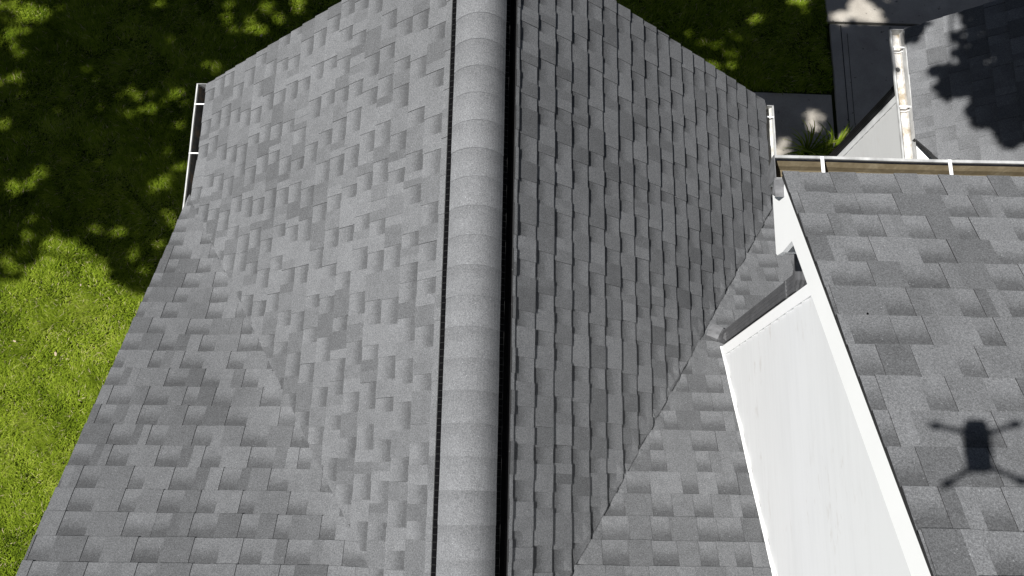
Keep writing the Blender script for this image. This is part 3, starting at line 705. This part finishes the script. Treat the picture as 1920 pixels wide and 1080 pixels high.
# neighbour's roof
n = 30000; px = np.stack([r.uniform(1660, 2250, n), r.uniform(-160, 300, n)], 1)
P = np.array([tuple(nb_pt(a, b_)) for a, b_ in px[:28000]]); Q = abn(P); Qs = warp(Q, .014); ok = inpoly(Qs, shade_nb[0]) | inpoly(Qs, shade_nb[1])
d = np.linalg.norm(Q[:, None, :] - NH[None, :, :2], axis=2) / NH[None, :, 2]; ok &= d.min(1) > 1
for kl in keep_lit[:3]: ok &= ~inpoly(Q, kl)
P = P[ok]; t = r.uniform(6.0, 7.3, len(P)); leafP['N'].append(P + t[:, None] * s3)
M_leaf = simple('tree_leaf', (.05, .085, .02), .6, noise_amt=.4, nscale=3); M_bark = simple('bark', (.09, .07, .05), .95, noise_amt=.4, nscale=18, bumpv=.8)
for name, loc, lab, key in tree_specs:
    C = np.concatenate(leafP[key]); V = leaf_mesh(C, r, .075 if key != 'N' else .036, 0)
    T = thing(name, loc, lab, 'tree', 'leafy trees shading the lawn from outside the picture'); k = len(C)
    me = bpy.data.meshes.new('crown'); Vw = V.reshape(-1, 3) - np.array(loc); me.vertices.add(len(Vw)); me.vertices.foreach_set('co', Vw.ravel())
    me.loops.add(k * 4); me.loops.foreach_set('vertex_index', np.arange(k * 4).astype(np.int32)); me.polygons.add(k)
    me.polygons.foreach_set('loop_start', (np.arange(k) * 4).astype(np.int32)); me.polygons.foreach_set('loop_total', np.full(k, 4, np.int32)); me.update(calc_edges=True)
    me.materials.append(M_leaf); o = bpy.data.objects.new('crown', me); sc.collection.objects.link(o); o.parent = T
    b = MB(); base = Vector(loc); cen = Vector(C.mean(0)); top = Vector((base.x + (cen.x - base.x) * .25, base.y + (cen.y - base.y) * .25, cen.z - 1.2))
    b.tube([base - Vector((0, 0, .2)), base.lerp(top, .35) + Vector((.1, 0, 0)), base.lerp(top, .7), top], [.30, .24, .19, .13], 12)
    Rr = random.Random(len(C))
    made = 0
    for i in range(400):
        tgt = Vector(C[Rr.randrange(len(C))]); st = base.lerp(top, Rr.uniform(.6, 1)); md = st.lerp(tgt, .55) + Vector((0, 0, .35))
        # a limb keeps within the shade of its own crown
        S_ = np.array([ab(p) for p in ([st.lerp(md, f_) for f_ in (.2, .4, .6, .8, 1)] + [md.lerp(tgt, f_) for f_ in (.25, .5, .75, 1)])])
        if made >= 16: break
        if inpoly(S_, litpoly).any() or any(inpoly(S_, kl).any() for kl in keep_lit) or (np.linalg.norm(S_[:, None] - FL[None, :, :2], axis=2) / FL[None, :, 2]).min() < 1.1: continue
        made += 1
        b.tube([st, st.lerp(md, .5) + Vector((0, 0, .1)), md, tgt], [.07, .05, .032, .008], 7)
    b.build('trunk', M_bark, T)

# ---------------------------------------------------------------- the camera drone whose shadow lies on the upper roof
DZ = CAM.z + .045
dr = thing('drone', (CAM.x - .012, CAM.y - .055, CAM.z + .02), 'small grey four armed drone hovering above the ridge, its shadow on the upper roof', 'drone')
def D(x, y, z=0): return Vector((CAM.x + x - .014, CAM.y + y, CAM.z + .02 + z))
M_dr = simple('drone_shell', (.30, .31, .32), .5)
b = MB(); secs = [(.026, .026, .012), (.016, .033, .02), (-.02, .038, .026), (-.07, .039, .028), (-.11, .037, .026), (-.134, .028, .018)]
path = []
rings = []
for (yy, hw, hh) in secs:
    cx_ = -.011 + (.022 - yy) * -.02
    rings.append([D(cx_ + hw * (abs(math.cos(a)) ** .5) * (1 if math.cos(a) > 0 else -1), yy, .03 + hh * (abs(math.sin(a)) ** .6) * (1 if math.sin(a) > 0 else -1)) for a in [2 * math.pi * i / 20 for i in range(20)]])
for i in range(len(rings) - 1):
    for j in range(20):
        kk = (j + 1) % 20; b.poly([rings[i][j], rings[i][kk], rings[i + 1][kk], rings[i + 1][j]], smooth=True)
b.poly(rings[0][::-1]); b.poly(rings[-1]); b.build('body', M_dr, dr)
for a0, a1 in (((-.032, -.018), (-.143, .002)), ((.018, -.020), (.108, .012)), ((-.038, -.118), (-.120, -.166)), ((.010, -.114), (.102, -.156))):
    b = MB(); p0, p1 = D(*a0, .035), D(*a1, .04)
    b.tube([p0, p0.lerp(p1, .5), p1], [.010, .0075, .007], 8); b.tube([p1 + Vector((0, 0, -.014)), p1 + Vector((0, 0, .016))], [.0125, .0125], 14)
    arm = b.build('arm', M_dr, dr)
    b = MB(); d_ = (p1 - p0).normalized(); s_ = Vector((-d_.y, d_.x, 0)) * .004
    b.prism([p1 - d_ * .045 + s_ + V3((0, 0, .018)), p1 - d_ * .045 - s_ + V3((0, 0, .018)), p1 + d_ * .045 - s_ * .5 + V3((0, 0, .018)), p1 + d_ * .045 + s_ * .5 + V3((0, 0, .018))], (0, 0, .0012)); b.build('propeller', M_vent, arm)
b = MB(); b.box(D(0, -.012, .0), .026, .018, .016); b.build('gimbal_camera', M_vent, dr)

# ---------------------------------------------------------------- small litter
def litter(name, p, n, size, mat, lab, cat, grp, rot, lift=.01):
    p = Vector(p); n = Vector(n).normalized(); u = n.orthogonal().normalized(); u = Matrix.Rotation(rot, 3, n) @ u; v = n.cross(u)
    b = MB(); k = 8; top = [p + n * (lift + size * .10 * math.sin(i * 1.9)) + u * math.cos(2 * math.pi * i / k) * size * (1 + .25 * math.sin(i * 2.3)) + v * math.sin(2 * math.pi * i / k) * size * .55 for i in range(k)]
    b.prism(top, n * .0012); o = b.build(name, mat); return tag(o, lab, cat, grp)
M_dead = simple('dead_leaf', (.42, .33, .22), .8, noise_amt=.3, nscale=60)
for x, y, s, rt, lab in ((490, 68, .020, .3, 'pale dead leaf lying on the dark lawn by the top of the west slope'), (105, 664, .022, 1.2, 'long pale dead leaf on the bright lawn beside the left edge of the wing roof'),
                    (28, 640, .016, 2.0, 'small pale dead leaf on the bright lawn at the far left edge'), (152, 535, .013, .8, 'tiny white petal where the bright lawn meets the shade'), (127, 78, .01, 0, 'tiny pale leaf in the dark lawn at the upper left')):
    litter('dead_leaf', ground_pt(x, y, G + .02), (.1, .1, 1), s, M_dead, lab, 'leaf', 'dead leaves on the lawn', rt)
def on_plane(px, py, n, o): d = ray(px, py); n = Vector(n); return CAM + d * ((Vector(o) - CAM).dot(n) / d.dot(n))
litter('bark_chip', on_plane(1625, 592, (0, sT, cT), (0, 0, zT)), (0, sT, cT), .006, M_vent, 'tiny black chip lying on the upper roof near the white rake board', 'chip', None, .2)
for x, y, lab in ((1444, 392, 'tiny pale crumb on the low roof just under the boxed return'), (1447, 399, 'second pale crumb on the low roof under the boxed return'), (1220, 730, 'tan seed lying beside the cut valley')):
    litter('grit', on_plane(x, y, (0, sW2, cW2), (0, 0, zRW)), (0, sW2, cW2), .0045, M_dead, lab, 'crumb', 'crumbs on the low roof', .5)
